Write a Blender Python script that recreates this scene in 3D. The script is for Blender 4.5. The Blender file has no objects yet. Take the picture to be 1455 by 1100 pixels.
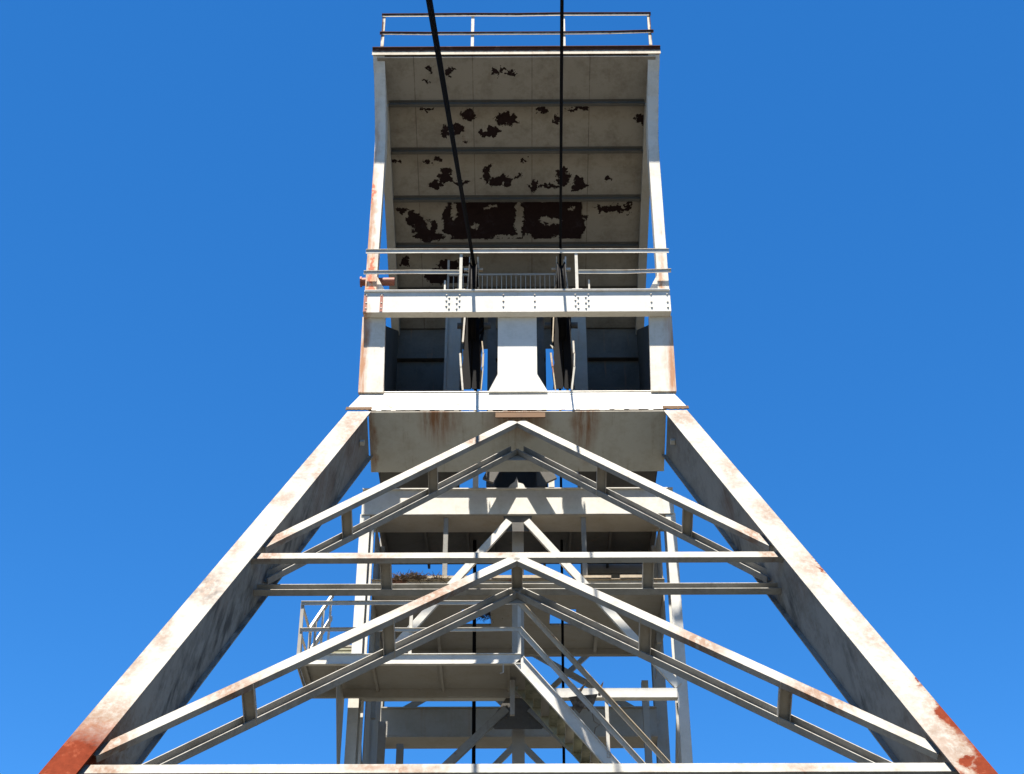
import bpy, bmesh, math, random
from mathutils import Vector, Matrix
random.seed(7)
sc = bpy.context.scene
C = sc.collection
V = Vector

# ------------------------------------------------------------------ camera
cam = bpy.data.cameras.new('camera')
camo = bpy.data.objects.new('camera', cam)
C.objects.link(camo)
sc.camera = camo
YAW = math.atan(14.9 / 2100.0)
camo.location = (0.08, 0.0, 1.6)
camo.rotation_mode = 'XYZ'
camo.rotation_euler = (math.radians(90 + 34), 0, YAW)
cam.sensor_fit = 'HORIZONTAL'
cam.sensor_width = 36.0
cam.lens = 36.0 * 2100.0 / 1455.0
cam.clip_start = 0.1
cam.clip_end = 5000

# ------------------------------------------------------------------ light
TO_SUN = V((-0.19, -1.0, 3.85)).normalized()
EL = math.asin(TO_SUN.z)
w = bpy.data.worlds.new('World')
sc.world = w
w.use_nodes = True
nt = w.node_tree
bg = nt.nodes['Background']
sky = nt.nodes.new('ShaderNodeTexSky')
sky.sky_type = 'NISHITA'
sky.sun_disc = False
sky.sun_elevation = EL
sky.sun_rotation = math.atan2(TO_SUN.x, TO_SUN.y)
sky.altitude = 2500
sky.air_density = 1.0
sky.dust_density = 0.0
sky.ozone_density = 6.0
hs = nt.nodes.new('ShaderNodeHueSaturation')
hs.inputs['Saturation'].default_value = 1.25
hs.inputs['Value'].default_value = 1.0
nt.links.new(sky.outputs['Color'], hs.inputs['Color'])
nt.links.new(hs.outputs['Color'], bg.inputs['Color'])
bg.inputs['Strength'].default_value = 0.05

sun = bpy.data.lights.new('sun', 'SUN')
sun.energy = 5.0
sun.angle = math.radians(0.53)
sun.color = (1.0, 0.95, 0.87)
suno = bpy.data.objects.new('sun', sun)
C.objects.link(suno)
suno.rotation_euler = TO_SUN.to_track_quat('Z', 'Y').to_euler()
suno.location = (-10, -40, 90)

vs = sc.view_settings
vs.view_transform = 'Standard'
vs.look = 'None'
vs.exposure = 2.32
vs.gamma = 1.0
vs.use_curve_mapping = False
sc.cycles.max_bounces = 8
sc.cycles.diffuse_bounces = 5


# ------------------------------------------------------------------ materials
class NG:
    def __init__(s, name):
        s.m = bpy.data.materials.new(name)
        s.m.use_nodes = True
        s.t = s.m.node_tree
        s.b = s.t.nodes['Principled BSDF']

    def n(s, typ, **kw):
        nd = s.t.nodes.new(typ)
        for k, v in kw.items():
            setattr(nd, k, v)
        return nd

    def put(s, sock, v):
        if hasattr(v, 'links') or isinstance(v, bpy.types.NodeSocket):
            s.t.links.new(v, sock)
        else:
            sock.default_value = v

    def math(s, op, a, b=None, c=None, clamp=False):
        nd = s.n('ShaderNodeMath', operation=op)
        nd.use_clamp = clamp
        s.put(nd.inputs[0], a)
        if b is not None:
            s.put(nd.inputs[1], b)
        if c is not None:
            s.put(nd.inputs[2], c)
        return nd.outputs[0]

    def vm(s, op, a, b=None, c=None):
        nd = s.n('ShaderNodeVectorMath', operation=op)
        s.put(nd.inputs[0], a)
        if b is not None:
            s.put(nd.inputs[1], b)
        if c is not None:
            s.put(nd.inputs[2], c)
        return nd.outputs['Value'] if op == 'LENGTH' else nd.outputs['Vector']

    def pos(s):
        return s.n('ShaderNodeTexCoord').outputs['Object']

    def noise(s, vec, scale, detail=6.0, rough=0.6, color=False):
        nd = s.n('ShaderNodeTexNoise')
        s.t.links.new(vec, nd.inputs['Vector'])
        nd.inputs['Scale'].default_value = scale
        nd.inputs['Detail'].default_value = detail
        nd.inputs['Roughness'].default_value = rough
        return nd.outputs['Color' if color else 'Fac']

    def step(s, v, lo, hi):
        nd = s.n('ShaderNodeMapRange')
        nd.clamp = True
        s.put(nd.inputs['Value'], v)
        nd.inputs['From Min'].default_value = lo
        nd.inputs['From Max'].default_value = hi
        nd.inputs['To Min'].default_value = 0.0
        nd.inputs['To Max'].default_value = 1.0
        return nd.outputs[0]

    def mix(s, f, a, b):
        nd = s.n('ShaderNodeMix', data_type='RGBA')
        s.put(nd.inputs['Factor'], f)
        s.put(nd.inputs['A'], a)
        s.put(nd.inputs['B'], b)
        return [o for o in nd.outputs if o.type == 'RGBA'][0]


def rgb(r, g, b):
    return (r, g, b, 1.0)


def ell_mask(g, p, ells, k1=0.10, k2=0.045, s1=2.2, s2=9.0, soft=0.06, halo=False):
    """ragged patches of flaked paint at the given places (centre, radii)"""
    a = g.vm('SUBTRACT', g.noise(p, s1, 3.0, 0.6, True), (0.5, 0.5, 0.5))
    b = g.vm('SUBTRACT', g.noise(p, s2, 5.0, 0.7, True), (0.5, 0.5, 0.5))
    q = g.vm('MULTIPLY_ADD', a, (k1 * 5,) * 3, p)
    q = g.vm('MULTIPLY_ADD', b, (k2 * 5,) * 3, q)
    cur = None
    for (c, r) in ells:
        e = g.vm('MULTIPLY_ADD', q, tuple(1.0 / x for x in r), tuple(-cc / x for cc, x in zip(c, r)))
        l = g.vm('LENGTH', e)
        cur = l if cur is None else g.math('MINIMUM', cur, l)
    if halo:
        return g.math('SUBTRACT', 1.0, g.step(cur, 1.0 - soft, 1.0 + soft)), g.math('SUBTRACT', 1.0, g.step(cur, 1.0, 1.6))
    return g.math('SUBTRACT', 1.0, g.step(cur, 1.0 - soft, 1.0 + soft))


def patch_mask(g, p, ells, boxes, holes, kw):
    m = ell_mask(g, p, ells, **kw)
    a = g.vm('SUBTRACT', g.noise(p, 5.0, 4.0, 0.7, True), (0.5, 0.5, 0.5))
    q = g.vm('MULTIPLY_ADD', a, (0.10,) * 3, p)
    for (x0, x1, y0, y1) in boxes:
        e = g.vm('ABSOLUTE', g.vm('MULTIPLY_ADD', q, (2 / (x1 - x0), 2 / (y1 - y0), 0), (-(x0 + x1) / (x1 - x0), -(y0 + y1) / (y1 - y0), 0)))
        sp = g.n('ShaderNodeSeparateXYZ')
        g.put(sp.inputs[0], e)
        d = g.math('MAXIMUM', sp.outputs[0], sp.outputs[1])
        m = g.math('MAXIMUM', m, g.math('SUBTRACT', 1.0, g.step(d, 0.985, 1.01)))
    h = ell_mask(g, p, holes, 0.05, 0.07, 3.0, 8.0, 0.05)
    return g.math('MULTIPLY', m, g.math('SUBTRACT', 1.0, h))


def paint(name, base=(0.44, 0.425, 0.385), dirt=0.35, rust=0.3, streak=0.3, speck=0.0, rough=0.72, edge=0.5,
          dirtcol=(0.20, 0.17, 0.12), ells=None, ellcol=(0.36, 0.085, 0.035), ellkw={}, seams=None, softrust=None, rs=1.0, sscale=(7.0, 7.0, 0.45), soot=None, boxes=None, holes=None, stain=0.9):
    g = NG(name)
    p = g.pos()
    col = rgb(*base)
    # uneven old paint
    n0 = g.noise(p, 0.7, 4.0, 0.6)
    col = g.mix(g.math('MULTIPLY', g.step(n0, 0.35, 0.7), 0.35), col, rgb(base[0] * 0.78, base[1] * 0.76, base[2] * 0.70))
    # grime
    n1 = g.noise(p, 1.7, 8.0, 0.68)
    n2 = g.noise(p, 11.0, 8.0, 0.7)
    gm = g.math('MULTIPLY', g.step(g.math('MULTIPLY_ADD', n2, 0.5, n1), 0.70, 1.02), dirt)
    col = g.mix(gm, col, rgb(*dirtcol))
    # streaks running down
    sv = g.vm('MULTIPLY', p, sscale)
    st = g.noise(sv, 1.0, 5.0, 0.6)
    sm = g.math('MULTIPLY', g.step(st, 0.58, 0.74), g.step(n1, 0.42, 0.62))
    col = g.mix(g.math('MULTIPLY', sm, streak), col, rgb(0.23 * rs, 0.12 * rs, 0.055 * rs))
    # rust blotches
    n3 = g.noise(p, 0.9, 9.0, 0.62)
    rm = g.math('MULTIPLY_ADD', g.math('SUBTRACT', n2, 0.5), 0.25, n3)
    t = 0.78 - 0.20 * rust
    rmask = g.step(rm, t, t + 0.05)
    rcol = g.mix(g.step(n2, 0.35, 0.65), rgb(0.30 * rs, 0.085 * rs, 0.04 * rs), rgb(0.50 * rs, 0.20 * rs, 0.10 * rs))
    col = g.mix(g.math('MULTIPLY', rmask, 0.85), col, rcol)
    # worn, rusty edges
    if edge > 0:
        bv = g.n('ShaderNodeBevel')
        bv.samples = 4
        bv.inputs['Radius'].default_value = 0.022
        gn = g.n('ShaderNodeNewGeometry').outputs['Normal']
        dt = g.n('ShaderNodeVectorMath', operation='DOT_PRODUCT')
        g.put(dt.inputs[0], bv.outputs[0])
        g.put(dt.inputs[1], gn)
        em = g.math('SUBTRACT', 1.0, g.step(dt.outputs['Value'], 0.85, 0.995))
        em = g.math('MULTIPLY', em, g.step(g.math('MULTIPLY_ADD', n2, 0.6, n3), 0.74, 0.95))
        col = g.mix(g.math('MULTIPLY', em, edge), col, rgb(0.17 * rs, 0.07 * rs, 0.035 * rs))
    if speck > 0:
        n4 = g.noise(p, 34.0, 2.0, 0.5)
        km = g.math('MULTIPLY', g.step(n4, 0.70, 0.735), g.step(n1, 0.40, 0.62))
        col = g.mix(g.math('MULTIPLY', km, speck), col, rgb(0.10, 0.075, 0.06))
    if softrust:
        m = ell_mask(g, p, softrust, 0.09, 0.03, 1.3, 7.0, 0.55)
        m = g.math('MULTIPLY', m, g.step(g.noise(sv, 1.6, 6.0, 0.7), 0.30, 0.56))
        col = g.mix(g.math('MULTIPLY', m, stain), col, rgb(0.27 * rs, 0.105 * rs, 0.032 * rs))
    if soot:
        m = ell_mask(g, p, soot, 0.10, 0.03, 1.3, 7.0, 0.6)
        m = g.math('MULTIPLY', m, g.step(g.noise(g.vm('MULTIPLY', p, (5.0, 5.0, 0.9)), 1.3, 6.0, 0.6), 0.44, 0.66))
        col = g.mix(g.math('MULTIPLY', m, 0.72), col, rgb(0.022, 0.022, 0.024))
    if seams:
        sep = g.n('ShaderNodeSeparateXYZ')
        g.put(sep.inputs[0], p)
        cur = None
        for x in seams:
            d = g.math('ABSOLUTE', g.math('SUBTRACT', sep.outputs[0], x))
            cur = d if cur is None else g.math('MINIMUM', cur, d)
        sm2 = g.math('MULTIPLY', g.math('SUBTRACT', 1.0, g.step(cur, 0.006, 0.014)), g.step(n1, 0.3, 0.5))
        col = g.mix(g.math('MULTIPLY', sm2, 0.7), col, rgb(0.06, 0.045, 0.035))
    rg = rough
    if ells:
        if boxes:
            m = patch_mask(g, p, ells, boxes, holes, ellkw)
        else:
            m, hl = ell_mask(g, p, ells, halo=True, **ellkw)
            hl = g.math('MULTIPLY', hl, g.step(n2, 0.38, 0.62))
            col = g.mix(g.math('MULTIPLY', hl, 0.75), col, rgb(ellcol[0] * 1.7, ellcol[0] * .95, ellcol[0] * .5))
        n5 = g.noise(p, 3.1, 8.0, 0.75)
        ec = g.mix(g.step(n2, 0.40, 0.66), rgb(*ellcol), rgb(*[c * 1.3 for c in ellcol]))
        ec = g.mix(g.step(n5, 0.56, 0.66), ec, rgb(ellcol[0] * 1.8, ellcol[1] * 2.6, ellcol[2] * 3.2))
        ec = g.mix(g.math('MULTIPLY', g.step(n5, 0.45, 0.36), 0.6), ec, rgb(*[c * .55 for c in ellcol]))
        col = g.mix(m, col, ec)
        rg = g.math('MULTIPLY_ADD', m, 0.3, rough)
    g.put(g.b.inputs['Base Color'], col)
    g.put(g.b.inputs['Roughness'], rg)
    g.b.inputs['Specular IOR Level'].default_value = 0.05 if rs < 0.5 else 0.18
    bp = g.n('ShaderNodeBump')
    bp.inputs['Strength'].default_value = 0.25
    bp.inputs['Distance'].default_value = 0.006
    g.put(bp.inputs['Height'], g.math('ADD', n2, g.math('MULTIPLY', rmask, -0.6)))
    g.put(g.b.inputs['Normal'], bp.outputs[0])
    return g.m


PEEL = [(-2.25,27.26,.06,.07),(-1.77,27.31,.11,.07),(-2.35,27.58,.06,.05),(-.53,27.33,.09,.05),(-.36,27.3,.07,.05),(-.12,27.34,.11,.05),(-2.34,28.23,.15,.05),(-1.25,28.38,.19,.17),(-.3,28.51,.3,.14),(-.73,28.82,.26,.12),(-1.54,28.75,.13,.11),(-1.88,28.82,.11,.14),(-1.38,29.03,.07,.05),(.67,28.28,.15,.09),(1.6,28.25,.26,.05),(1.04,28.48,.08,.11),(3.26,28.49,.13,.14),(-3.26,29.56,.11,.07),(-2.43,29.53,.09,.09),(-2.15,29.53,.09,.09),(.16,29.52,.06,.05),(-1.95,29.93,.19,.18),(-2.22,30.14,.15,.13),(-1.52,30.11,.27,.07),(-.81,29.89,.11,.22),(-.43,30.06,.27,.13),(.01,29.95,.11,.05),(.45,30.21,.1,.15),(.87,30.21,.27,.07),(1.25,29.94,.15,.24),(1.67,30.16,.19,.17),(2.45,30.04,.08,.09),(-3.17,30.84,.17,.07),(-2.8,31.07,.25,.19),(-2.52,31.32,.31,.23),(-1.83,31.13,.23,.38),(-.86,31.08,.77,.45),(.78,30.95,.48,.3),(1.26,31.2,.62,.38),(2.6,30.8,.46,.09),(3.05,30.76,.1,.13),(-2.43,31.51,.39,.11),(-3.09,32.23,.12,.1),(-1.87,32.3,.31,.12),(-1.47,32.18,.16,.12),(-2.27,32.63,.35,.18)]
KR = 1.0087
peel_ells = [((x * KR, y * KR, 30.38 - 0.49 * (y * KR - 27.2)), (a * 1.08, b * 1.1, 4.0)) for x, y, a, b in PEEL]

def kp(x, y):
    return (x * KR, y * KR, 30.38 - 0.49 * (y * KR - 27.2))
PBOX = [(-1.92, 1.80, 30.88, 31.88), (-2.4, -1.3, 32.68, 33.1)]
PHOLE = [(kp(.06, 31.1), (.10, .5, 4)), (kp(.9, 31.12), (.32, .10, 4)), (kp(-1.17, 31.25), (.10, .09, 4)), (kp(-.3, 31.55), (.45, .05, 4)), (kp(-1.75, 30.85), (.10, .22, 4)), (kp(-1.9, 31.55), (.12, .08, 4)), (kp(1.05, 31.6), (.12, .07, 4)), (kp(-.75, 30.75), (.18, .06, 4)), (kp(-.62, 28.45), (.08, .06, 4)), (kp(.3, 31.6), (.14, .1, 4)), (kp(1.5, 30.8), (.1, .06, 4)), (kp(-2.45, 31.2), (.07, .12, 4))]
# plane of the raking frame: s runs down the slope, n goes behind it
RK = math.radians(54.8)
CA, SA = math.cos(RK), math.sin(RK)
def pl(x, s, n=0.0):
    return V((x, 27.5 - CA * s + SA * n, 19.54 - SA * s - CA * n))
SDIR = V((0, -CA, -SA))
NDIR = V((0, SA, -CA))
XD, YD, ZD = V((1, 0, 0)), V((0, 1, 0)), V((0, 0, 1))
def legx(s):
    return 3.49 + 0.209 * s

def el(x, s, rx, rs):
    return (tuple(pl(x, s)), (rx, rs, rs))

leg_ells = [el(-6.4, 14.35, 1.5, 2.0), el(6.60, 13.5, .27, 1.1), el(6.34, 12.0, .16, .55), el(6.04, 10.95, .04, .4), el(6.0, 13.6, .12, .25), el(5.28, 7.35, .035, .35), el(6.25, 13.2, .10, .14)]
leg_soft = [el(-5.98, 10.5, .16, .6), el(-5.1, 6.5, .14, .6), el(-4.3, 2.7, .14, .7), el(-3.5, 1.2, .35, 1.0), el(-5.4, 8.0, .4, .5), el(-5.7, 9.6, .1, .6), el(6.2, 11.6, .25, 1.2), el(5.0, 5.8, .15, .6), el(5.6, 8.7, .1, .8), el(4.3, 3.2, .2, .7), el(6.2, 12.9, .5, 1.2), el(-6.0, 12.2, .6, .7), el(-3.55, .6, .3, .6), el(-5.3, 8.2, .35, .45), el(-4.6, 4.6, .3, .3), el(4.75, 5.2, .3, .5), el(5.2, 7.4, .35, .6), el(6.3, 12.3, .4, .8), el(5.8, 9.9, .3, .5), el(3.7, .5, .3, .6), el(-4.0, 3.6, .1, 1.0)]

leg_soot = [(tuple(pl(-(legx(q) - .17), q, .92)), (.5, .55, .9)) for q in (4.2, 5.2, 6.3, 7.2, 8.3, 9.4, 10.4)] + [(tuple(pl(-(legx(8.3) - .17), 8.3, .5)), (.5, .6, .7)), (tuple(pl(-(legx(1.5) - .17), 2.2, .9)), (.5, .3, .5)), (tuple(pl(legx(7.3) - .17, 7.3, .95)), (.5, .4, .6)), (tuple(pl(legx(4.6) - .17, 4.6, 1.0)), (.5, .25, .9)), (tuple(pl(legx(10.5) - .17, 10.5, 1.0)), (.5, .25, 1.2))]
leg_web = [(tuple(pl(-(legx(2.6) - .17), 2.6, .6)), (.5, .3, .6)), (tuple(pl(legx(4.1) - .17, 4.1, .5)), (.5, .25, .4))]
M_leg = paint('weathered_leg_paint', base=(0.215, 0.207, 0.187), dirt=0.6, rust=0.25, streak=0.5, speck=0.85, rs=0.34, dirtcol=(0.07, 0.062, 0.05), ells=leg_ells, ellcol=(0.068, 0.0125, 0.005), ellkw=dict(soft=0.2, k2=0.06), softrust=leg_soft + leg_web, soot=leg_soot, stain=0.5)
M_white = paint('weathered_white_paint', base=(0.50, 0.48, 0.43), dirt=0.35, rust=0.26, streak=0.3, speck=0.35, softrust=[((-2.86, 27.7, 19.75), (.14, .4, .12)), ((-1.75, 27.65, 19.7), (.4, .3, .12)), ((-1.3, 27.7, 19.8), (.2, .4, .1)), ((.95, 27.7, 19.75), (.12, .4, .12)), ((-3.6, 27.8, 22.6), (.12, .3, .3))])
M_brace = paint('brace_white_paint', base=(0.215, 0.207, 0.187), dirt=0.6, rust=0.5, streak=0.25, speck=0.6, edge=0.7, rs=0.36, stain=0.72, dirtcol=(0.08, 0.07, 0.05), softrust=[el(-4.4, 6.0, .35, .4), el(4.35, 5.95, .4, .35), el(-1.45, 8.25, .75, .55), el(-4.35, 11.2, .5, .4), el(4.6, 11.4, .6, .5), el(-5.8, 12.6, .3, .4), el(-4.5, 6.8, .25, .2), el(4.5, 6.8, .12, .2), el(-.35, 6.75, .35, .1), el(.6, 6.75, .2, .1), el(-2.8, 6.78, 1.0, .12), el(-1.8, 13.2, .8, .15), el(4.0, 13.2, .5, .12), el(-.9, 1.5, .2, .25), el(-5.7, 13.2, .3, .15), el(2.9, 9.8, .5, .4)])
M_rail = paint('rail_paint', base=(0.40, 0.38, 0.33), dirt=0.5, rust=0.34, streak=0.3, edge=0.9)
M_rustrail = paint('rusty_rail_paint', base=(0.36, 0.29, 0.20), dirt=0.8, rust=1.15, streak=0.8, rs=0.55, edge=1.0)
M_plate = paint('stained_plate_paint', base=(0.35, 0.33, 0.275), dirt=0.45, rust=0.0, streak=0.75, rs=0.6, sscale=(6.0, 0.5, 0.5), softrust=[((-1.75, 27.4, 19.3), (.35, .6, .6)), ((0, 27.4, 19.3), (.55, .5, .5)), ((1.5, 27.4, 19.3), (.22, .9, .9)), ((-3.25, 28.0, 18.9), (.08, .9, .9))])
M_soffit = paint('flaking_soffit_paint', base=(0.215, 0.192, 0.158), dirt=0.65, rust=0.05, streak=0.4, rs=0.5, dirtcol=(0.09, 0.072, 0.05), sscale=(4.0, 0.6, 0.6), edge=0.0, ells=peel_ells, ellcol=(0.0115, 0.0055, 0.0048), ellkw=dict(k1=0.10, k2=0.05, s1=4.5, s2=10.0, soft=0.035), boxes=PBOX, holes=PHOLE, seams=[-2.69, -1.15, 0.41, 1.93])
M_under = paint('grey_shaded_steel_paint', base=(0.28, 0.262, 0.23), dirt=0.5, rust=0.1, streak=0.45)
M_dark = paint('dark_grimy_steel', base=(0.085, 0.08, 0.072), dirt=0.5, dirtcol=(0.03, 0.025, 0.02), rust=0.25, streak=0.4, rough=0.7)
M_black = paint('black_oily_iron', base=(0.006, 0.0055, 0.0055), dirt=0.5, rust=0.3, streak=0.5, rough=0.7, edge=0, rs=0.08, dirtcol=(0.012, 0.009, 0.007))
M_primer = paint('red_primer_paint', base=(0.26, 0.09, 0.06), dirt=0.4, rust=0.3, streak=0.3)
def lip_ell(z, rz):  # dark upper band of roof rails and fascia: rust plus painted-in lip shade
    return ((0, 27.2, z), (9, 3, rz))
M_rooflip = paint('rust_and_lip_shade_paint', base=(0.40, 0.35, 0.27), dirt=0.6, rust=0.5, streak=0.9, rs=0.7, ells=[lip_ell(30.71, .13), lip_ell(32.06, .07), lip_ell(31.345, .06), ((-3.6, 27.2, 31.5), (.06, 1, .5)), ((3.6, 27.2, 31.6), (.05, 1, .6))], ellcol=(0.05, 0.02, 0.012), ellkw=dict(k1=0.006, k2=0.012, s1=2.0, s2=7.0, soft=0.2))
M_gusset = paint('rusty_gusset_plate', base=(0.05, 0.026, 0.011), dirt=0.6, rust=0.5, streak=1.0, rs=0.08, sscale=(9.0, 0.5, 0.5), dirtcol=(0.035, 0.014, 0.006))
M_rib = paint('dark_rib_paint', base=(0.075, 0.068, 0.056), dirt=0.5, rust=0.1, streak=0.2, dirtcol=(0.03, 0.025, 0.02))
M_mossy = paint('mossy_steel', base=(0.24, 0.235, 0.17), dirt=0.9, rust=0.1, streak=0.4, dirtcol=(0.035, 0.045, 0.02))


def simple(name, col, rough=0.8, scale=20.0, var=0.5):
    g = NG(name)
    p = g.pos()
    n = g.noise(p, scale, 5.0, 0.65)
    g.put(g.b.inputs['Base Color'], g.mix(g.step(n, 0.3, 0.7), rgb(*[c * (1 - var) for c in col]), rgb(*[min(1, c * (1 + var)) for c in col])))
    g.b.inputs['Roughness'].default_value = rough
    g.b.inputs['Specular IOR Level'].default_value = 0.02
    return g.m


M_rope = simple('greased_wire_rope', (0.005, 0.0045, 0.0045), 0.8, 60)
_g = M_rope.node_tree
_w = _g.nodes.new('ShaderNodeTexWave')
_w.wave_type = 'BANDS'
_w.bands_direction = 'DIAGONAL'
_w.inputs['Scale'].default_value = 14.0
_b = _g.nodes.new('ShaderNodeBump')
_b.inputs['Strength'].default_value = 0.8
_b.inputs['Distance'].default_value = 0.01
_c = _g.nodes.new('ShaderNodeTexCoord')
_g.links.new(_c.outputs['Object'], _w.inputs['Vector'])
_g.links.new(_w.outputs['Fac'], _b.inputs['Height'])
_g.links.new(_b.outputs[0], _g.nodes['Principled BSDF'].inputs['Normal'])
M_twig = simple('dry_twigs', (0.085, 0.062, 0.042), 0.95, 30)
M_scrap = simple('torn_rusted_tin', (0.12, 0.085, 0.055), 0.8, 9, 0.8)
M_conc = simple('concrete', (0.32, 0.31, 0.29), 0.9, 6, 0.3)


# ------------------------------------------------------------------ mesh helpers
class MB:
    def __init__(s):
        s.v, s.f = [], []

    def add(s, vs_, fs):
        o = len(s.v)
        s.v += [V(x) for x in vs_]
        s.f += [tuple(i + o for i in f) for f in fs]
        return s

    def extr(s, p0, p1, ax, ay, poly):
        p0, p1 = V(p0), V(p1)
        n = len(poly)
        a = [p0 + ax * x + ay * y for x, y in poly]
        b = [p1 + ax * x + ay * y for x, y in poly]
        fs = [(i, (i + 1) % n, n + (i + 1) % n, n + i) for i in range(n)]
        fs += [tuple(range(n - 1, -1, -1)), tuple(range(n, 2 * n))]
        return s.add(a + b, fs)

    def box(s, x0, x1, y0, y1, z0, z1):
        return s.extr((0, 0, z0), (0, 0, z1), XD, YD, [(x0, y0), (x1, y0), (x1, y1), (x0, y1)])

    def bar(s, p0, p1, wx, wy, side=None):
        """rectangular bar; wx is the width along the side direction"""
        p0, p1 = V(p0), V(p1)
        d = (p1 - p0).normalized()
        sd = V(side) if side is not None else (XD if abs(d.x) < 0.9 else YD)
        sd = (sd - d * sd.dot(d)).normalized()
        up = d.cross(sd)
        h, k = wx / 2, wy / 2
        return s.extr(p0, p1, sd, up, [(-h, -k), (h, -k), (h, k), (-h, k)])

    def tube(s, pts, r, seg=10):
        pts = [V(p) for p in pts]
        rings = []
        prev = None
        for i, p in enumerate(pts):
            d = (pts[min(i + 1, len(pts) - 1)] - pts[max(i - 1, 0)]).normalized()
            ref = prev if prev is not None else (XD if abs(d.x) < 0.9 else YD)
            a = (ref - d * ref.dot(d)).normalized()
            prev = a
            b = d.cross(a)
            rings.append([p + a * (r * math.cos(t)) + b * (r * math.sin(t)) for t in [2 * math.pi * k / seg for k in range(seg)]])
        vs_ = [q for rg in rings for q in rg]
        fs = []
        for i in range(len(rings) - 1):
            for k in range(seg):
                k2 = (k + 1) % seg
                fs.append((i * seg + k, i * seg + k2, (i + 1) * seg + k2, (i + 1) * seg + k))
        fs.append(tuple(range(seg - 1, -1, -1)))
        fs.append(tuple((len(rings) - 1) * seg + k for k in range(seg)))
        return s.add(vs_, fs)

    def dome(s, c, r, axis, seg=8):
        c, ax = V(c), V(axis).normalized()
        a = (XD if abs(ax.x) < 0.9 else YD)
        a = (a - ax * a.dot(ax)).normalized()
        b = ax.cross(a)
        vs_, fs = [], []
        for j, (rr, h) in enumerate([(1, -0.2), (1, 0.15), (0.72, 0.6)]):
            for k in range(seg):
                t = 2 * math.pi * k / seg
                vs_.append(c + (a * math.cos(t) + b * math.sin(t)) * (r * rr) + ax * (r * h))
        vs_.append(c + ax * (r * 0.85))
        for j in range(2):
            for k in range(seg):
                k2 = (k + 1) % seg
                fs.append((j * seg + k, j * seg + k2, (j + 1) * seg + k2, (j + 1) * seg + k))
        for k in range(seg):
            fs.append((2 * seg + k, 2 * seg + (k + 1) % seg, 3 * seg))
        return s.add(vs_, fs)

    def build(s, name, mat, parent=None, smooth=False):
        me = bpy.data.meshes.new(name)
        me.from_pydata([tuple(v) for v in s.v], [], s.f)
        bm = bmesh.new()
        bm.from_mesh(me)
        bmesh.ops.recalc_face_normals(bm, faces=bm.faces)
        bm.to_mesh(me)
        bm.free()
        me.materials.append(mat)
        if smooth:
            for p in me.polygons:
                p.use_smooth = True
        o = bpy.data.objects.new(name, me)
        C.objects.link(o)
        if parent is not None:
            o.parent = parent
            o.matrix_parent_inverse = Matrix.Translation(world_loc(parent)).inverted()
        return o


def world_loc(o):
    return V(o['base']) if 'base' in o else V((0, 0, 0))


def thing(name, label, cat, loc, group=None):
    o = bpy.data.objects.new(name, None)
    C.objects.link(o)
    o.empty_display_size = 0.3
    o.location = loc
    o['base'] = tuple(loc)
    o['label'] = label
    o['category'] = cat
    if group:
        o['group'] = group
    return o


def tag(o, label, cat, group=None):
    o['label'] = label
    o['category'] = cat
    if group:
        o['group'] = group
    return o


def channel(w, d, t):
    """C profile, web on the y=0 side"""
    h = w / 2
    return [(-h, 0), (h, 0), (h, d), (h - t, d), (h - t, t), (-h + t, t), (-h + t, d), (-h, d)]


def isec(w, d, t):
    """I profile: flanges of width w at y=0 and y=d"""
    h, q = w / 2, t / 2
    return [(-h, 0), (h, 0), (h, t), (q, t), (q, d - t), (h, d - t), (h, d), (-h, d), (-h, d - t), (-q, d - t), (-q, t), (-h, t)]


def lrail(mb, p0, p1, h=0.11, lip=0.02):
    lip = min(lip, .02)
    """angle-iron rail along X-ish: upright leg facing the viewer, top leg with a lip forward"""
    p0, p1 = V(p0), V(p1)
    n = max(1, int((p1 - p0).length / 1.1))
    pts = [p0.lerp(p1, k / n) + (V((0, random.uniform(-.012, .012), random.uniform(-.014, .010))) if 0 < k < n else V((0, 0, 0))) for k in range(n + 1)]
    prof = [(0, -h), (0.012, -h), (0.012, 0), (-lip, 0), (-lip, -0.012), (0, -0.012)]
    vs_, fs = [], []
    for q in pts:
        vs_ += [q + YD * a + ZD * b for a, b in prof]
    for k in range(n):
        for j in range(6):
            fs.append((6 * k + j, 6 * k + (j + 1) % 6, 6 * k + 6 + (j + 1) % 6, 6 * k + 6 + j))
    fs += [(5, 4, 3, 2, 1, 0), tuple(6 * n + j for j in range(6))]
    mb.add(vs_, fs)
    return mb


# ------------------------------------------------------------------ ground
g = NG('dry_grass_and_gravel')
p = g.pos()
na = g.noise(p, 0.12, 6.0, 0.6)
nb = g.noise(p, 3.0, 8.0, 0.7)
gc = g.mix(g.step(nb, 0.3, 0.7), rgb(0.018, 0.019, 0.013), rgb(0.042, 0.038, 0.030))
gc = g.mix(g.step(na, 0.5, 0.62), gc, rgb(0.055, 0.051, 0.044))
g.put(g.b.inputs['Base Color'], gc)
g.b.inputs['Roughness'].default_value = 0.95
gm_ = MB().add([(-1500, -1500, 0), (1500, -1500, 0), (1500, 1500, 0), (-1500, 1500, 0)], [(0, 1, 2, 3)])
go = gm_.build('ground', g.m)
go['kind'] = 'structure'

# ------------------------------------------------------------------ the headframe
HF = thing('mine_headframe', 'white steel mine headframe with raking legs, curved canopy roof and flaking rusty paint', 'headframe', (0, 28, 0))

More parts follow.
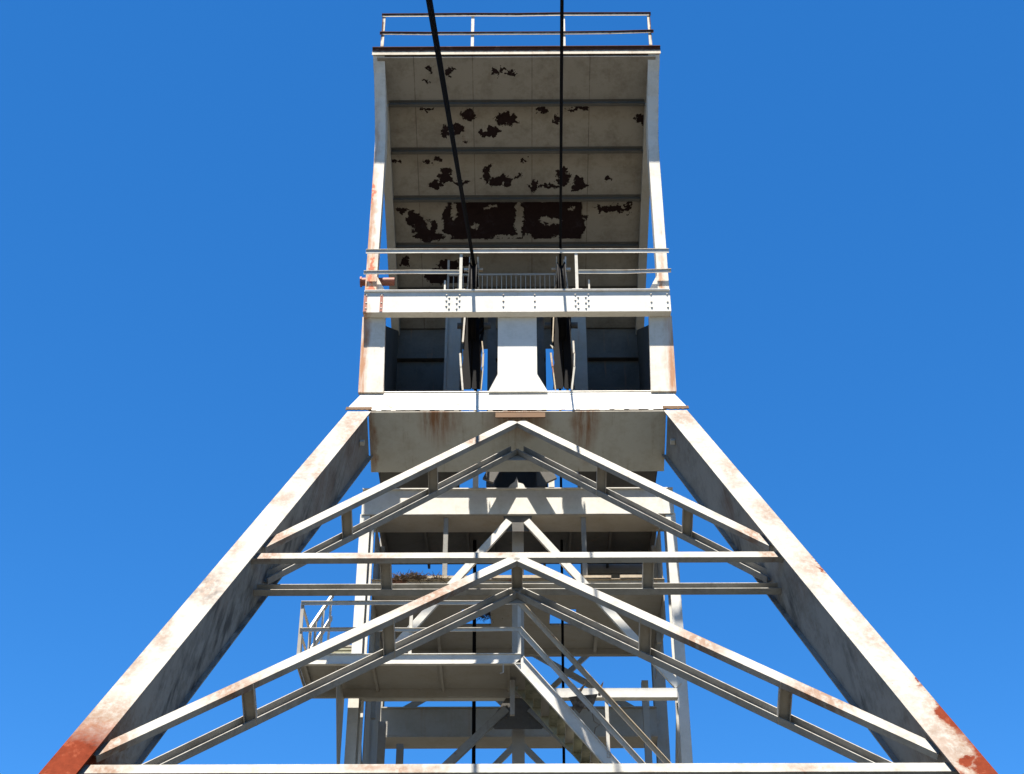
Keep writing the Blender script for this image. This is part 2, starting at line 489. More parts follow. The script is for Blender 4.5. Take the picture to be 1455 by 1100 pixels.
# raking legs: box section with protruding front and rear flanges
for sgn in (-1, 1):
    m = MB()
    s0, s1 = 0.06, 24.6
    a, b = pl(sgn * legx(s0), s0), pl(sgn * legx(s1), s1)
    m.extr(a, b, XD, NDIR, [(-.26, 0), (.26, 0), (.26, .03), (-.26, .03)])
    m.extr(a, b, XD, NDIR, [(-.26, 1.07), (.26, 1.07), (.26, 1.10), (-.26, 1.10)])
    for q in (-.17, .15):
        m.extr(a, b, XD, NDIR, [(q, .03), (q + .02, .03), (q + .02, 1.07), (q, 1.07)])
    # head plate and the diaphragm closing the top of the box
    m.extr(a + NDIR * .035, a + SDIR * .02 + NDIR * .035, XD, NDIR, [(-.15, 0), (.15, 0), (.15, 1.03), (-.15, 1.03)])
    leg = m.build('raking_leg', M_leg, HF)
    leg['label'] = 'left raking leg ending in bare red oxide' if sgn < 0 else 'right raking leg with rust along its outer edge'
    gb = pl(sgn * legx(23.9), 23.9, 0.55)
    f = MB()
    f.extr((gb.x, gb.y, -0.3), (gb.x, gb.y, 0.55), XD, YD, [(-1, -1.3), (1, -1.3), (1, 1.3), (-1, 1.3)])
    f.build('footing', M_conc, leg)
    # ragged cap plate on the head of the leg
    m = MB()
    xs = [sgn * (3.24 + 0.575 * k / 12) for k in range(13)]
    top = [pl(x, -.16, -.02) for x in xs]
    low = [pl(x, .02 + random.uniform(-.03, .03), -.02) for x in xs]
    vs_ = top + low + [q + NDIR * .015 for q in top] + [q + NDIR * .015 for q in low]
    fs = []
    n = 13
    for k in range(12):
        fs += [(k, k + 1, n + k + 1, n + k), (2 * n + k, 3 * n + k, 3 * n + k + 1, 2 * n + k + 1), (n + k, n + k + 1, 3 * n + k + 1, 3 * n + k), (k, 2 * n + k, 2 * n + k + 1, k + 1)]
    fs += [(0, n, 3 * n, 2 * n), (n - 1, 3 * n - 1, 4 * n - 1, 2 * n - 1)]
    m.add(vs_, fs).build('cap_plate', M_gusset, leg)

# head girder: sloping front plate, deep plate under it, lip on top
m = MB()
a0, b0 = pl(-3.58, -.92), pl(3.58, -.92)
a1, b1 = pl(-3.78, -.15, 0), pl(3.78, -.15, 0)
th = NDIR * .02
m.add([a0, b0, b1, a1, a0 + th, b0 + th, b1 + th, a1 + th], [(0, 1, 2, 3), (7, 6, 5, 4), (0, 4, 5, 1), (1, 5, 6, 2), (2, 6, 7, 3), (3, 7, 4, 0)])
# ragged lower fringe of the front plate
xs = [-3.24 + 6.48 * k / 60 for k in range(61)]
for k in range(60):
    r1 = -.02 + .012 * math.sin(k * 1.9) + random.uniform(-.012, .012)
    m.extr(pl(xs[k], -.15, .004), pl(xs[k + 1] + .001, -.15, .004), SDIR, NDIR, [(0, 0), (r1 + .15, 0), (r1 + .15, .012), (0, .012)])
hg = m.build('head_girder', M_white, HF)
m = MB()
m.extr(pl(-3.30, .04, .02), pl(3.30, .04, .02), NDIR, SDIR, [(0, 0), (1.46, 0), (1.46, .02), (0, .02)])
m.build('underside_plate', M_plate, hg)
m = MB()
m.extr(pl(-3.6, -1.06, -.04), pl(3.6, -1.06, -.04), NDIR, SDIR, [(0, 0), (.17, 0), (.17, .03), (.045, .03), (.045, .13), (0.03, .13), (0.03, .03), (0, .03)])
m.build('top_flange', M_white, hg)
m = MB()
m.extr(pl(-.48, .0, .035), pl(.62, .0, .035), NDIR, SDIR, [(0, 0.07), (.02, 0.07), (.02, .36), (0, .36)])
m.build('gusset_plate', M_gusset, hg)
# bolt eyes at the ends of the plate
for x in (-3.40, 3.40):
    m = MB()
    m.extr(pl(x - .05, .62, .45), pl(x + .05, .62, .45), NDIR, SDIR, [(0, 0), (.1, 0), (.1, .1), (0, .1)])
    m.build('bolt_lug', M_rail, hg)


# lattice of the raking frame
def brace(name, x0, s0, x1, s1, rear, w=.225, mat=None):
    """channel in the plane of the raking frame; front ones show the web, rear ones the open side"""
    n0 = .10 if not rear else .86
    p0, p1 = pl(x0, s0, n0), pl(x1, s1, n0)
    d = (p1 - p0).normalized()
    sd = d.cross(NDIR).normalized()
    m = MB()
    m.extr(p0, p1, sd, NDIR * (1 if not rear else -1), channel(w, .11 if not rear else .13, .016))
    return m.build(name, mat or M_brace, HF)


def spacer(x, s, parent):
    m = MB()
    m.extr(pl(x, s, .11), pl(x, s, .86), XD, SDIR, [(-.1, -.05), (.1, -.05), (.1, .06), (.085, .06), (.085, -.035), (-.085, -.035), (-.085, .06), (-.1, .06)])
    m.build('spacer_strut', M_under, parent)


for sgn in (-1, 1):
    for rear in (False, True):
        e = 4.62
        f1 = brace('lattice_brace', sgn * .06, .42 if not rear else .42, sgn * 4.66, .35 + 1.299 * 4.66, rear)
        f2 = brace('lattice_brace', sgn * .0, 6.88, sgn * 6.0, 6.88 + .992 * 6.0, rear, .205)
        if not rear:
            for x in (1.74, 3.3):
                spacer(sgn * x, .35 + 1.299 * x, f1)
            for x in (2.13, 4.12):
                spacer(sgn * x, 6.88 + .992 * x, f2)
for rear in (False, True):
    h1 = brace('cross_beam', -4.76, 6.8, 4.76, 6.8, rear, .21)
    h2 = brace('cross_beam', -6.1, 13.21, 6.1, 13.21, rear, .2)
    if not rear:
        for x in (-2.36, 0, 2.36):
            spacer(x, 6.8, h1)
        for x in (-4.2, -2.1, 0, 2.1, 4.2):
            spacer(x, 13.21, h2)
# junction plates where the rear braces meet
for s, w_ in ((.62, .34), (7.0, .36)):
    m = MB()
    m.extr(pl(-w_, s - .25, .875), pl(w_, s - .25, .875), NDIR, SDIR, [(0, 0), (.012, 0), (.012, .42), (0, .42)])
    m.build('junction_plate', M_under, HF)

# ---- head: posts that curve forward into the canopy
def curve_post(sgn):
    m = MB()
    front = [(28, 23.11), (28, 24.5), (28, 26.0), (28, 27.4), (27.97, 28.1), (27.88, 28.7), (27.7, 29.4), (27.45, 30.05), (27.23, 30.47)]
    back = [(28.32, 23.11), (28.32, 24.5), (28.32, 26.0), (28.34, 27.4), (28.44, 28.1), (28.5, 28.75), (28.4, 29.4), (27.95, 29.95), (27.46, 30.25)]
    outw = [3.64, 3.64, 3.64, 3.64, 3.645, 3.67, 3.70, 3.73, 3.755]
    inn = [3.37, 3.37, 3.37, 3.37, 3.375, 3.39, 3.41, 3.43, 3.45]
    vs_, fs = [], []
    for (fy, fz), (by, bz), o_, i_ in zip(front, back, outw, inn):
        vs_ += [(sgn * i_, fy, fz), (sgn * o_, fy, fz), (sgn * o_, by, bz), (sgn * i_, by, bz)]
    for k in range(len(front) - 1):
        for j in range(4):
            j2 = (j + 1) % 4
            fs.append((4 * k + j, 4 * k + j2, 4 * k + 4 + j2, 4 * k + 4 + j))
    fs += [(0, 1, 2, 3), tuple(4 * (len(front) - 1) + j for j in (3, 2, 1, 0))]
    m.add(vs_, fs)
    # gusset at the foot
    m.extr((sgn * 3.372, 28.02, 23.12), (sgn * 3.372, 28.05, 23.12), XD * sgn, ZD, [(0, 0), (0, .62), (-.22, .16), (-.30, 0)])
    return m.build('head_post', M_post, HF)


M_post = paint('rust_streaked_post_paint', base=(0.49, 0.455, 0.39), dirt=0.4, rust=0.3, streak=0.6, edge=0.9,
               softrust=[((-3.62, 28, 24.5), (.09, .6, 3.5)), ((-3.5, 28, 23.6), (.14, .6, .7)), ((3.6, 28, 21.0), (.16, .6, 1.2)), ((-3.62, 28, 21.2), (.12, .6, 1.6)), ((3.5, 28, 23.6), (.06, .5, .8))],
               ells=[((-3.56, 28, 23.9), (.06, .5, .45)), ((-3.52, 28, 23.2), (.12, .5, .22)), ((-3.62, 28, 26.3), (.03, .5, .5))], ellcol=(0.36, 0.12, 0.07))
for sgn in (-1, 1):
    hp = curve_post(sgn)
    m = MB()   # lower, broader part of the post between the two girders
    vs_ = [(3.05, 28.0, 20.36), (3.63, 28.0, 20.36), (3.65, 28.0, 22.5), (3.11, 28.0, 22.5)]
    vs_ = [(sgn * x, y, z) for x, y, z in vs_] + [(sgn * x, y + .12, z) for x, y, z in vs_]
    m.add(vs_, [(0, 1, 2, 3), (4, 7, 6, 5), (0, 4, 5, 1), (1, 5, 6, 2), (2, 6, 7, 3), (3, 7, 4, 0)])
    m.build('post_base', M_post, hp)

# platform girder with rivets
m = MB()
m.extr((-3.62, 27.78, 22.47), (3.62, 27.78, 22.47), YD, ZD, [(0, 0), (.215, 0), (.215, .62), (-.035, .62), (-.035, .595), (0, .595)])
m.box(-3.6, 3.6, 27.74, 27.99, 23.091, 23.11)
pg = m.build('platform_girder', M_white, HF)
def rivet(x, z):
    MB().dome((x, 27.782, z + .105), .026, (0, -1, 0)).build('rivet', M_rail, pg)
for cx in (-1.51, 1.535):
    for k, z in enumerate((22.86, 22.78, 22.70, 22.62, 22.54, 22.46)):
        dx = .155 if k % 2 == 0 else .09
        rivet(cx - dx, z)
        rivet(cx + dx, z)
for x in (-.32, .42):
    for z in (22.86, 22.68, 22.52):
        rivet(x, z)
for x in (-3.56, -3.2, 3.17, 3.55):
    for z in (22.86, 22.64, 22.48):
        rivet(x, z)
for x in (-3.58, -3.20):
    m = MB()
    m.box(x - .035, x + .035, 27.771, 27.779, 22.49, 23.0)
    m.build('rust_strap', M_primer, pg)

# centre pier between the girders
m = MB()
vs_ = [(-.66, 28, 20.36), (.70, 28, 20.36), (.46, 28, 20.84), (.46, 28, 22.5), (-.45, 28, 22.5), (-.45, 28, 20.84)]
m.add(vs_ + [(x, y + .1, z) for x, y, z in vs_], [(0, 1, 2, 3, 4, 5), (11, 10, 9, 8, 7, 6)] + [(k, (k + 1) % 6, 6 + (k + 1) % 6, 6 + k) for k in range(6)])
m.build('centre_pier', M_white, HF)
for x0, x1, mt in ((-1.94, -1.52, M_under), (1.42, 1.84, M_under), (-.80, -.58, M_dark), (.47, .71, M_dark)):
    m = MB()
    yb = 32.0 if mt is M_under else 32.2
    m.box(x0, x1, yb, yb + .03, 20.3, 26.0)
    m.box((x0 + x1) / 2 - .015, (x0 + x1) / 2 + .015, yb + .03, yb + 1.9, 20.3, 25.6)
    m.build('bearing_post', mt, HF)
for x0, x1 in ((-3.4, -1.5), (1.5, 3.4)):
    m = MB()
    m.box(x0, x1, 30.6, 33.9, 20.2, 20.26)
    m.build('platform_floor', M_dark, HF)

# handrail on the platform girder
gr = MB()
lrail(gr, (-3.65, 27.78, 24.37), (3.67, 27.78, 24.35), .12, .05)
rail = gr.build('guard_railing', M_rail, HF)
for x in (-1.345, 1.43):
    m = MB()
    m.box(x - .035, x + .035, 27.80, 27.86, 23.105, 24.26)
    m.box(x - .12, x + .12, 27.76, 27.9, 23.106, 23.14)
    m.build('stanchion', M_rail, rail)
for x0, x1, z in ((-3.67, -1.38, 23.72), (1.47, 3.69, 23.71)):
    m = MB()
    lrail(m, (x0, 27.79, z), (x1, 27.79, z + .03 * (x0 > 0)), .10, .04)
    m.build('mid_rail', M_rail, rail)
for x in (-1.72, 1.72):
    m = MB()
    m.box(x - .02, x + .02, 27.86, 27.9, 23.105, 23.48)
    m.build('rail_stub', M_rail, rail)

# canopy roof
ZS = lambda y: 30.38 - .49 * (y - 27.2)
YE = 34.40
m = MB()
ru = V((0, 1, -.49)).normalized()
rn = V((0, .49, 1)).normalized()
P0, P1 = V((0, 27.22, ZS(27.22))), V((0, YE, ZS(YE)))
m.add([(-3.64, P0.y, P0.z), (3.64, P0.y, P0.z), (3.64, P1.y, P1.z), (-3.64, P1.y, P1.z)] + [tuple(V(q) + rn * .12) for q in [(-3.64, P0.y, P0.z), (3.64, P0.y, P0.z), (3.64, P1.y, P1.z), (-3.64, P1.y, P1.z)]],
      [(0, 3, 2, 1), (4, 5, 6, 7), (0, 1, 5, 4), (1, 2, 6, 5), (2, 3, 7, 6), (3, 0, 4, 7)])
roof = m.build('canopy_roof', M_soffit, HF)
for y in (28.32, 29.51, 30.76, 32.03, 33.26):
    c = V((0, y, ZS(y)))
    m = MB()
    m.extr(c + V((-3.39, 0, 0)), c + V((3.39, 0, 0)), ru, -rn, [(-.07, .002), (.0, .002), (.0, .15), (.07, .15), (.07, .165), (-.01, .165), (-.01, .02), (-.07, .02)])
    m.build('roof_rib', M_rib, roof)
for sgn in (-1, 1):
    m = MB()
    a, b = V((sgn * 3.51, 28.35, ZS(28.35) + .0)), V((sgn * 3.51, YE + .1, ZS(YE + .1)))
    m.extr(a, b, XD, rn, [(-.115, -.22), (.115, -.22), (.115, -.003), (-.115, -.003)])
    m.build('roof_rafter', M_under, roof)
m = MB()
m.extr((-3.78, 27.2, 30.46), (3.78, 27.2, 30.46), YD, ZD, [(0, 0), (.02, 0), (.02, .26), (-.04, .26), (-.04, .24), (0, .24)])
m.box(-3.76, 3.76, 27.221, 27.7, 30.68, 30.70)
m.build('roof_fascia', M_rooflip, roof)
rr = MB()
lrail(rr, (-3.60, 27.23, 32.05), (3.60, 27.23, 32.05), .11, .06)
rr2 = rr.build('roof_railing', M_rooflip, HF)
for x in (-3.54, -1.16, 1.26, 3.54):
    m = MB()
    m.box(x - .04, x + .04, 27.244, 27.29, 30.70, 32.03)
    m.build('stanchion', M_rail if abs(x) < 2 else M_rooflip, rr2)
m = MB()
lrail(m, (-3.62, 27.225, 31.35), (-1.1, 27.225, 31.32), .10, .06)
lrail(m, (-1.1, 27.225, 31.32), (1.3, 27.225, 31.32), .10, .06)
lrail(m, (1.3, 27.225, 31.32), (3.64, 27.225, 31.37), .10, .06)
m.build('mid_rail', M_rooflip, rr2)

# rear wall of the sheave house with slots for the wheels
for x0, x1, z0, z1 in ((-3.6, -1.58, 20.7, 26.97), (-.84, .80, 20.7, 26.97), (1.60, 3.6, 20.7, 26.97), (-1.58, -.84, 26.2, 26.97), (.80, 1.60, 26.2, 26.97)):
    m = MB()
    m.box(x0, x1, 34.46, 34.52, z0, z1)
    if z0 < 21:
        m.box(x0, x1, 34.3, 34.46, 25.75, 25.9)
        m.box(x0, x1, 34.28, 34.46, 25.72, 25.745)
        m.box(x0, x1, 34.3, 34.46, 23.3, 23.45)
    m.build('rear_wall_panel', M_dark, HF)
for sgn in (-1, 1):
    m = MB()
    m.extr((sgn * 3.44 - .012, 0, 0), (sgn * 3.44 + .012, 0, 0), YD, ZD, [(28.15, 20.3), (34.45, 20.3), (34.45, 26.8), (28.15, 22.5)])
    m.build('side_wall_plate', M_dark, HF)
# lattice guard in front of the rear wall
m = MB()
m.box(-1.9, 1.3, 31.9, 31.94, 26.82, 26.88)
m.box(-1.9, 1.3, 31.9, 31.94, 25.5, 25.55)
for k in range(25):
    x = -1.88 + 3.16 * k / 24
    m.box(x - .011, x + .011, 31.91, 31.932, 25.55, 26.82)
for x in (-1.9, 1.3):
    m.box(x - .03, x + .03, 31.95, 32.0, 23.0, 27.4)
m.build('lattice_guard', M_under, HF)
m = MB()
m.tube([(-3.8, 28.55, 23.98), (-3.0, 28.55, 23.98)], .1, 14)
m.tube([(-3.84, 28.55, 23.98), (-3.80, 28.55, 23.98)], .13, 14)
m.build('drain_pipe', M_primer, HF)

# ---- shaft tower
for sgn in (-1, 1):
    m = MB()
    m.extr((sgn * 3.53, 30.0, 0), (sgn * 3.53, 30.0, 18.3), XD, YD, isec(.23, .55, .03))
    m.build('tower_post', M_white, HF)
    m = MB()
    m.extr((sgn * 3.5, 34.55, 0), (sgn * 3.5, 34.55, 26.6), XD, YD, isec(.3, .4, .03))
    m.build('tower_post', M_under, HF)
    zb = 13.9 if sgn < 0 else 15.7
    m = MB()
    m.box(sgn * 3.30 - .01, sgn * 3.30 + .01, 30.35, 33.5, zb if sgn > 0 else 9.0, 18.2)
    m.box(sgn * 3.24 - .05, sgn * 3.24 + .05, 31.4, 31.5, zb, 18.2)
    m.build('side_plate', M_under, HF)
    # side lacing of the tower
    m = MB()
    for z0, z1 in ((13.9, 9.9), (9.9, 5.9), (5.9, 1.9)):
        m.bar((sgn * 3.5, 30.5, z0), (sgn * 3.5, 34.3, z1), .12, .12)
        m.bar((sgn * 3.5, 30.5, z1), (sgn * 3.5, 34.3, z1), .12, .12)
    m.build('side_brace', M_under, HF)
m = MB()
m.box(-3.37, -3.315, 30.05, 30.12, 12.0, 18.0)
m.build('angle_trim', M_white, HF)

m = MB()
m.extr((-3.62, 29.98, 18.28), (3.62, 29.98, 18.28), YD, ZD, [(0, 0), (.84, 0), (.84, .03), (.02, .03), (.02, .64), (.3, .64), (.3, .67), (-.055, .67), (-.055, .645), (0, .645)])
tg = m.build('tower_head_girder', M_white, HF)
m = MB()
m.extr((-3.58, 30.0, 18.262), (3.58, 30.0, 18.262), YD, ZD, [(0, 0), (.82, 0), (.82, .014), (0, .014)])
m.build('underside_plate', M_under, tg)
for sgn in (-1, 1):  # added struts, placed only to cast two diagonal shadow bands on the girder
    m = MB()
    m.bar((sgn * .20 + .03, 29.70, 20.1), (sgn * .74 + .05, 29.70, 19.0), .08, .27, (0, 1, 0))
    m.build('shadow_strut', M_dark, HF)
for x0, x1 in ((-1.05, -.92), (.72, .86)):
    m = MB()
    m.box(x0, x1, 29.92, 29.98, 18.96, 19.32)
    m.build('girder_lug', M_white, HF)
m = MB()
m.extr((-.02, 29.94, 18.96), (-.02, 29.97, 18.96), XD, ZD, [(-.2, 0), (.2, 0), (.15, .1), (.03, .14), (.0, .3), (-.05, .16), (-.15, .08)])
m.build('girder_lug', M_white, HF)

# sheave floor, hangers, nest beam, deck
for x0, x1 in ((-3.3, 3.3),):
    m = MB()
    m.box(x0, x1, 30.83, 32.78, 18.42, 18.5)
    for xx in (-3.2, -2.2, -1.2, -.6, .65, 1.25, 2.2, 3.2):
        m.box(xx - .03, xx + .03, 30.83, 32.78, 18.3, 18.42)
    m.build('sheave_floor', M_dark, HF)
for x in (-1.66, 1.52):
    m = MB()
    m.extr((x, 30.1, 16.72), (x, 30.1, 18.26), XD, YD, channel(.11, .08, .012))
    m.build('hanger_bar', M_brace, HF)
m = MB()
m.extr((-3.3, 30.05, 16.38), (3.3, 30.05, 16.38), YD, ZD, [(0, 0), (.2, 0), (.2, .25), (-.05, .25), (-.05, .235), (0, .235)])
for x0, x1, dz in ((-2.05, -.9, .0), (-.6, .9, .01), (1.3, 2.1, 0), (2.3, 3.0, .01)):
    m.box(x0, x1, 29.98, 30.2, 16.64, 16.70 + dz)
m.build('deck_edge_beam', M_rustrail, HF)
m = MB()
ys, ye = 30.25, 33.42
hy0, hy1 = 31.12, 31.98
for x0, x1, y0, y1 in ((-3.28, 3.28, ys, hy0), (-3.28, 3.28, hy1, ye), (-3.28, -1.3, hy0, hy1), (-.64, .74, hy0, hy1), (1.34, 3.28, hy0, hy1)):
    m.box(x0, x1, y0, y1, 16.40, 16.45)
for x in (-1.9, 1.85):
    m.box(x - .04, x + .04, 32.2, 33.3, 16.28, 16.399)
m.box(-3.28, 3.28, 33.3, 33.45, 16.25, 16.40)
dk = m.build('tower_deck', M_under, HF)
m = MB()
m.box(1.55, 3.2, 32.9, 32.94, 17.25, 18.5)
m.box(1.55, 3.2, 32.86, 32.9, 18.2, 18.28)
m.build('rear_panel', M_under, HF)

# front bracing of the tower
def tbrace(x0, z0, x1, z1, y=29.96, w_=.17, mat=None):
    m = MB()
    m.bar((x0, y + .06, z0), (x1, y + .06, z1), .10, w_, (0, 1, 0))
    return m.build('tower_brace', mat or M_brace, HF)
for sgn in (-1, 1):
    tbrace(sgn * .2, 18.10, sgn * 3.45, 18.10 - (3.45 - .2) * 1.245, mat=M_white)
    tbrace(sgn * .25, 13.55, sgn * 3.45, 13.55 - 3.2 * .99)
    tbrace(sgn * .1, 16.9, sgn * 3.4, 14.9, 34.3, .14, M_under)
    tbrace(sgn * .35, 15.45, sgn * 3.3, 18.3, 34.5, .12, M_under)
    tbrace(sgn * .1, 14.35, sgn * 3.4, 10.9, 34.3, .14, M_under)
for z0, z1 in ((13.79, 14.0), (9.8, 10.0), (5.8, 6.0)):
    m = MB()
    m.extr((-3.42, 29.97, z0), (3.42, 29.97, z0), YD, ZD, [(0, 0), (.2, 0), (.2, z1 - z0), (0, z1 - z0)])
    m.build('tower_beam', M_white, HF)
m = MB()
m.extr((0, 30.45, 0.0), (0, 30.45, 18.26), XD, YD, isec(.27, .3, .03))
m.build('tower_column', M_under, HF)
m = MB()
m.extr((0, 30.03, 0), (0, 30.05, 0), XD, ZD, [(-.33, 18.255), (.33, 18.255), (.26, 17.85), (-.26, 17.85)])
m.build('gusset_plate', M_dark, HF)
m = MB()
m.extr((0, 30.0, 0), (0, 30.018, 0), XD, ZD, [(-.12, 14.0), (.12, 14.0), (.62, 13.25), (.5, 13.1), (-.5, 13.1), (-.62, 13.25)])
gp = m.build('gusset_plate', M_dark, HF)
for k in (-1, 1):
    for z in (13.35, 13.6):
        MB().dome((k * .25, 29.998, z), .03, (0, -1, 0)).build('bolt', M_dark, gp)
# rear girder
m = MB()
m.extr((-3.35, 34.2, 14.55), (3.35, 34.2, 14.55), YD, ZD, [(0, 0), (.02, 0), (.02, .66), (.3, .66), (.3, .70), (-.08, .70), (-.08, .67), (0, .67)])
m.box(-3.35, 3.35, 34.205, 35.0, 14.515, 14.549)
m.build('rear_girder', M_under, HF)
m = MB()
for x, y, zt in ((-3.05, 31.6, 13.9), (-2.75, 33.0, 13.9), (3.05, 33.6, 15.7)):
    m.extr((x, y, 0), (x, y, zt), XD, YD, isec(.16, .16, .015))
m.build('shaft_guide', M_under, HF)

# ------------------------------------------------------------------ balcony in front of the tower
BL = thing('access_balcony', 'white steel balcony with two-bar railing in front of the shaft tower', 'balcony', (-2.2, 29, 13.85))
YB = 28.3
m = MB()
m.box(-4.52, .05, YB + .1, 29.9, 13.93, 13.97)
for x in (-4.4, -3.0, -1.6, -.2):
    m.box(x - .03, x + .03, YB + .1, 29.9, 13.87, 13.93)
m.box(-4.52, .05, 29.82, 29.9, 13.75, 13.93)
fl = m.build('floor', M_under, BL)
m = MB()
m.extr((-4.56, YB, 13.96), (.06, YB, 13.96), ZD, YD, [(-.115, .09), (-.115, -.01), (-.10, -.01), (-.10, .02), (.10, .02), (.10, -.01), (.115, -.01), (.115, .09)])
m.extr((-4.56, YB + .09, 13.96), (-4.56, 29.9, 13.96), ZD, XD, [(-.115, .0), (.115, 0), (.115, .015), (-.115, .015)])
m.build('toe_board', M_white, BL)
m = MB()
lrail(m, (-4.56, YB, 15.27), (.08, YB, 15.27), .09, .04)
m.build('top_rail', M_rail, BL)
m = MB()
lrail(m, (-4.54, YB + .01, 14.66), (.06, YB + .01, 14.66), .08, .035)
m.build('mid_rail', M_rail, BL)
for x in (-4.53, -2.23, .03):
    m = MB()
    m.box(x - .035, x + .035, YB + .02, YB + .07, 14.07, 15.25)
    m.build('stanchion', M_rail if x > -4 else M_under, BL)
m = MB()
m.box(-4.57, -4.53, YB + .05, 29.85, 15.21, 15.27)
m.box(-4.57, -4.53, YB + .05, 29.85, 14.61, 14.66)
m.build('end_rail', M_rail, BL)
m = MB()
m.bar((-4.55, 29.82, 13.97), (-4.55, 29.82, 15.27), .06, .05)
m.bar((-4.55, YB + .5, 13.97), (-4.55, YB + .16, 15.2), .05, .05)
m.build('stanchion', M_under, BL)
for x in (-3.75, -.12):
    m = MB()
    m.box(x - .05, x + .05, 29.2, 29.28, 13.1, 13.87) if x > -1 else m.extr((x, 29.0, 0), (x + .02, 29.0, 0), YD, ZD, [(-.6, 13.86), (1.0, 13.86), (1.0, 12.0), (.75, 12.0)])
    m.build('bracket', M_under, BL)
m = MB()
m.tube([(-.30, YB + .02, 13.85), (-.30, YB + .02, 13.66), (-.37, YB + .02, 13.64)], .014, 6)
m.build('hook', M_rail, BL)


# ------------------------------------------------------------------ stairs
def stair(root, A, B, wdir, width, n, rails, matf, matb):
    """A top, B bottom of the front stringer centre line; wdir horizontal direction across"""
    A, B, wd = V(A), V(B), V(wdir)
    d = (B - A).normalized()
    up = wd.cross(d)
    if up.z < 0:
        up = -up
    for k, mt in ((0, matf), (1, matb)):
        o = wd * (width * k)
        m = MB()
        sg = 1 if k == 0 else -1
        m.extr(A + o, B + o, up, wd * sg, [(-.13, .075), (-.13, -.01), (-.115, -.01), (-.115, .02), (.115, .02), (.115, -.01), (.13, -.01), (.13, .075)])
        m.build('stringer', mt, root)
    for k in range(n):
        t = (k + .6) / n
        c = A.lerp(B, t)
        hd = V((d.x, d.y, 0)).normalized()
        m = MB()
        m.extr(c + wd * .08, c + wd * (width - .08), hd, ZD, [(-.13, -.0), (.13, 0), (.13, -.05), (.115, -.05), (.115, -.015), (-.115, -.015), (-.115, -.05), (-.13, -.05)])
        m.build('tread', M_mossy if k % 3 else M_under, root)
    for (z, w_) in rails:
        m = MB()
        m.extr(A + V((0, 0, z)), B + V((0, 0, z)), up, wd, [(-.05, 0), (.045, 0), (.045, -.04), (.057, -.04), (.057, .012), (-.05, .012)])
        m.build('hand_rail', w_, root)
    return up


ST = thing('access_staircase', 'white steel staircase descending right from the balcony with sloping handrails', 'staircase', (1.5, 29, 12))
A = V((.02, YB, 13.93))
dv = V((2.03, 0, -2.44))
stair(ST, A, A + dv * 2.4, (0, 1, 0), 1.35, 30, [(1.31, M_rustrail), (.70, M_rail)], M_white, M_mossy)
for t in (1.77, 4.0):
    m = MB()
    c = A + dv * (t / 2.03)
    m.box(c.x - .035, c.x + .035, YB + .015, YB + .06, c.z + .05, c.z + 1.3)
    m.build('stanchion', M_rail, ST)

UP = thing('upper_staircase', 'steel stair flight climbing back along the left side of the tower', 'staircase', (-4.3, 31, 13.97))
A = V((-4.6, 33.4, 16.55))
B = V((-4.6, 29.95, 13.98))
stair(UP, A, B, (1, 0, 0), .85, 12, [(1.35, M_white), (.72, M_white)], M_white, M_under)
for t in (.12, .45, .75, .97):
    m = MB()
    c = A.lerp(B, t)
    m.box(c.x - .02, c.x + .03, c.y - .03, c.y + .03, c.z, c.z + 1.33)
    m.build('stanchion', M_under if t > .5 else M_white, UP)

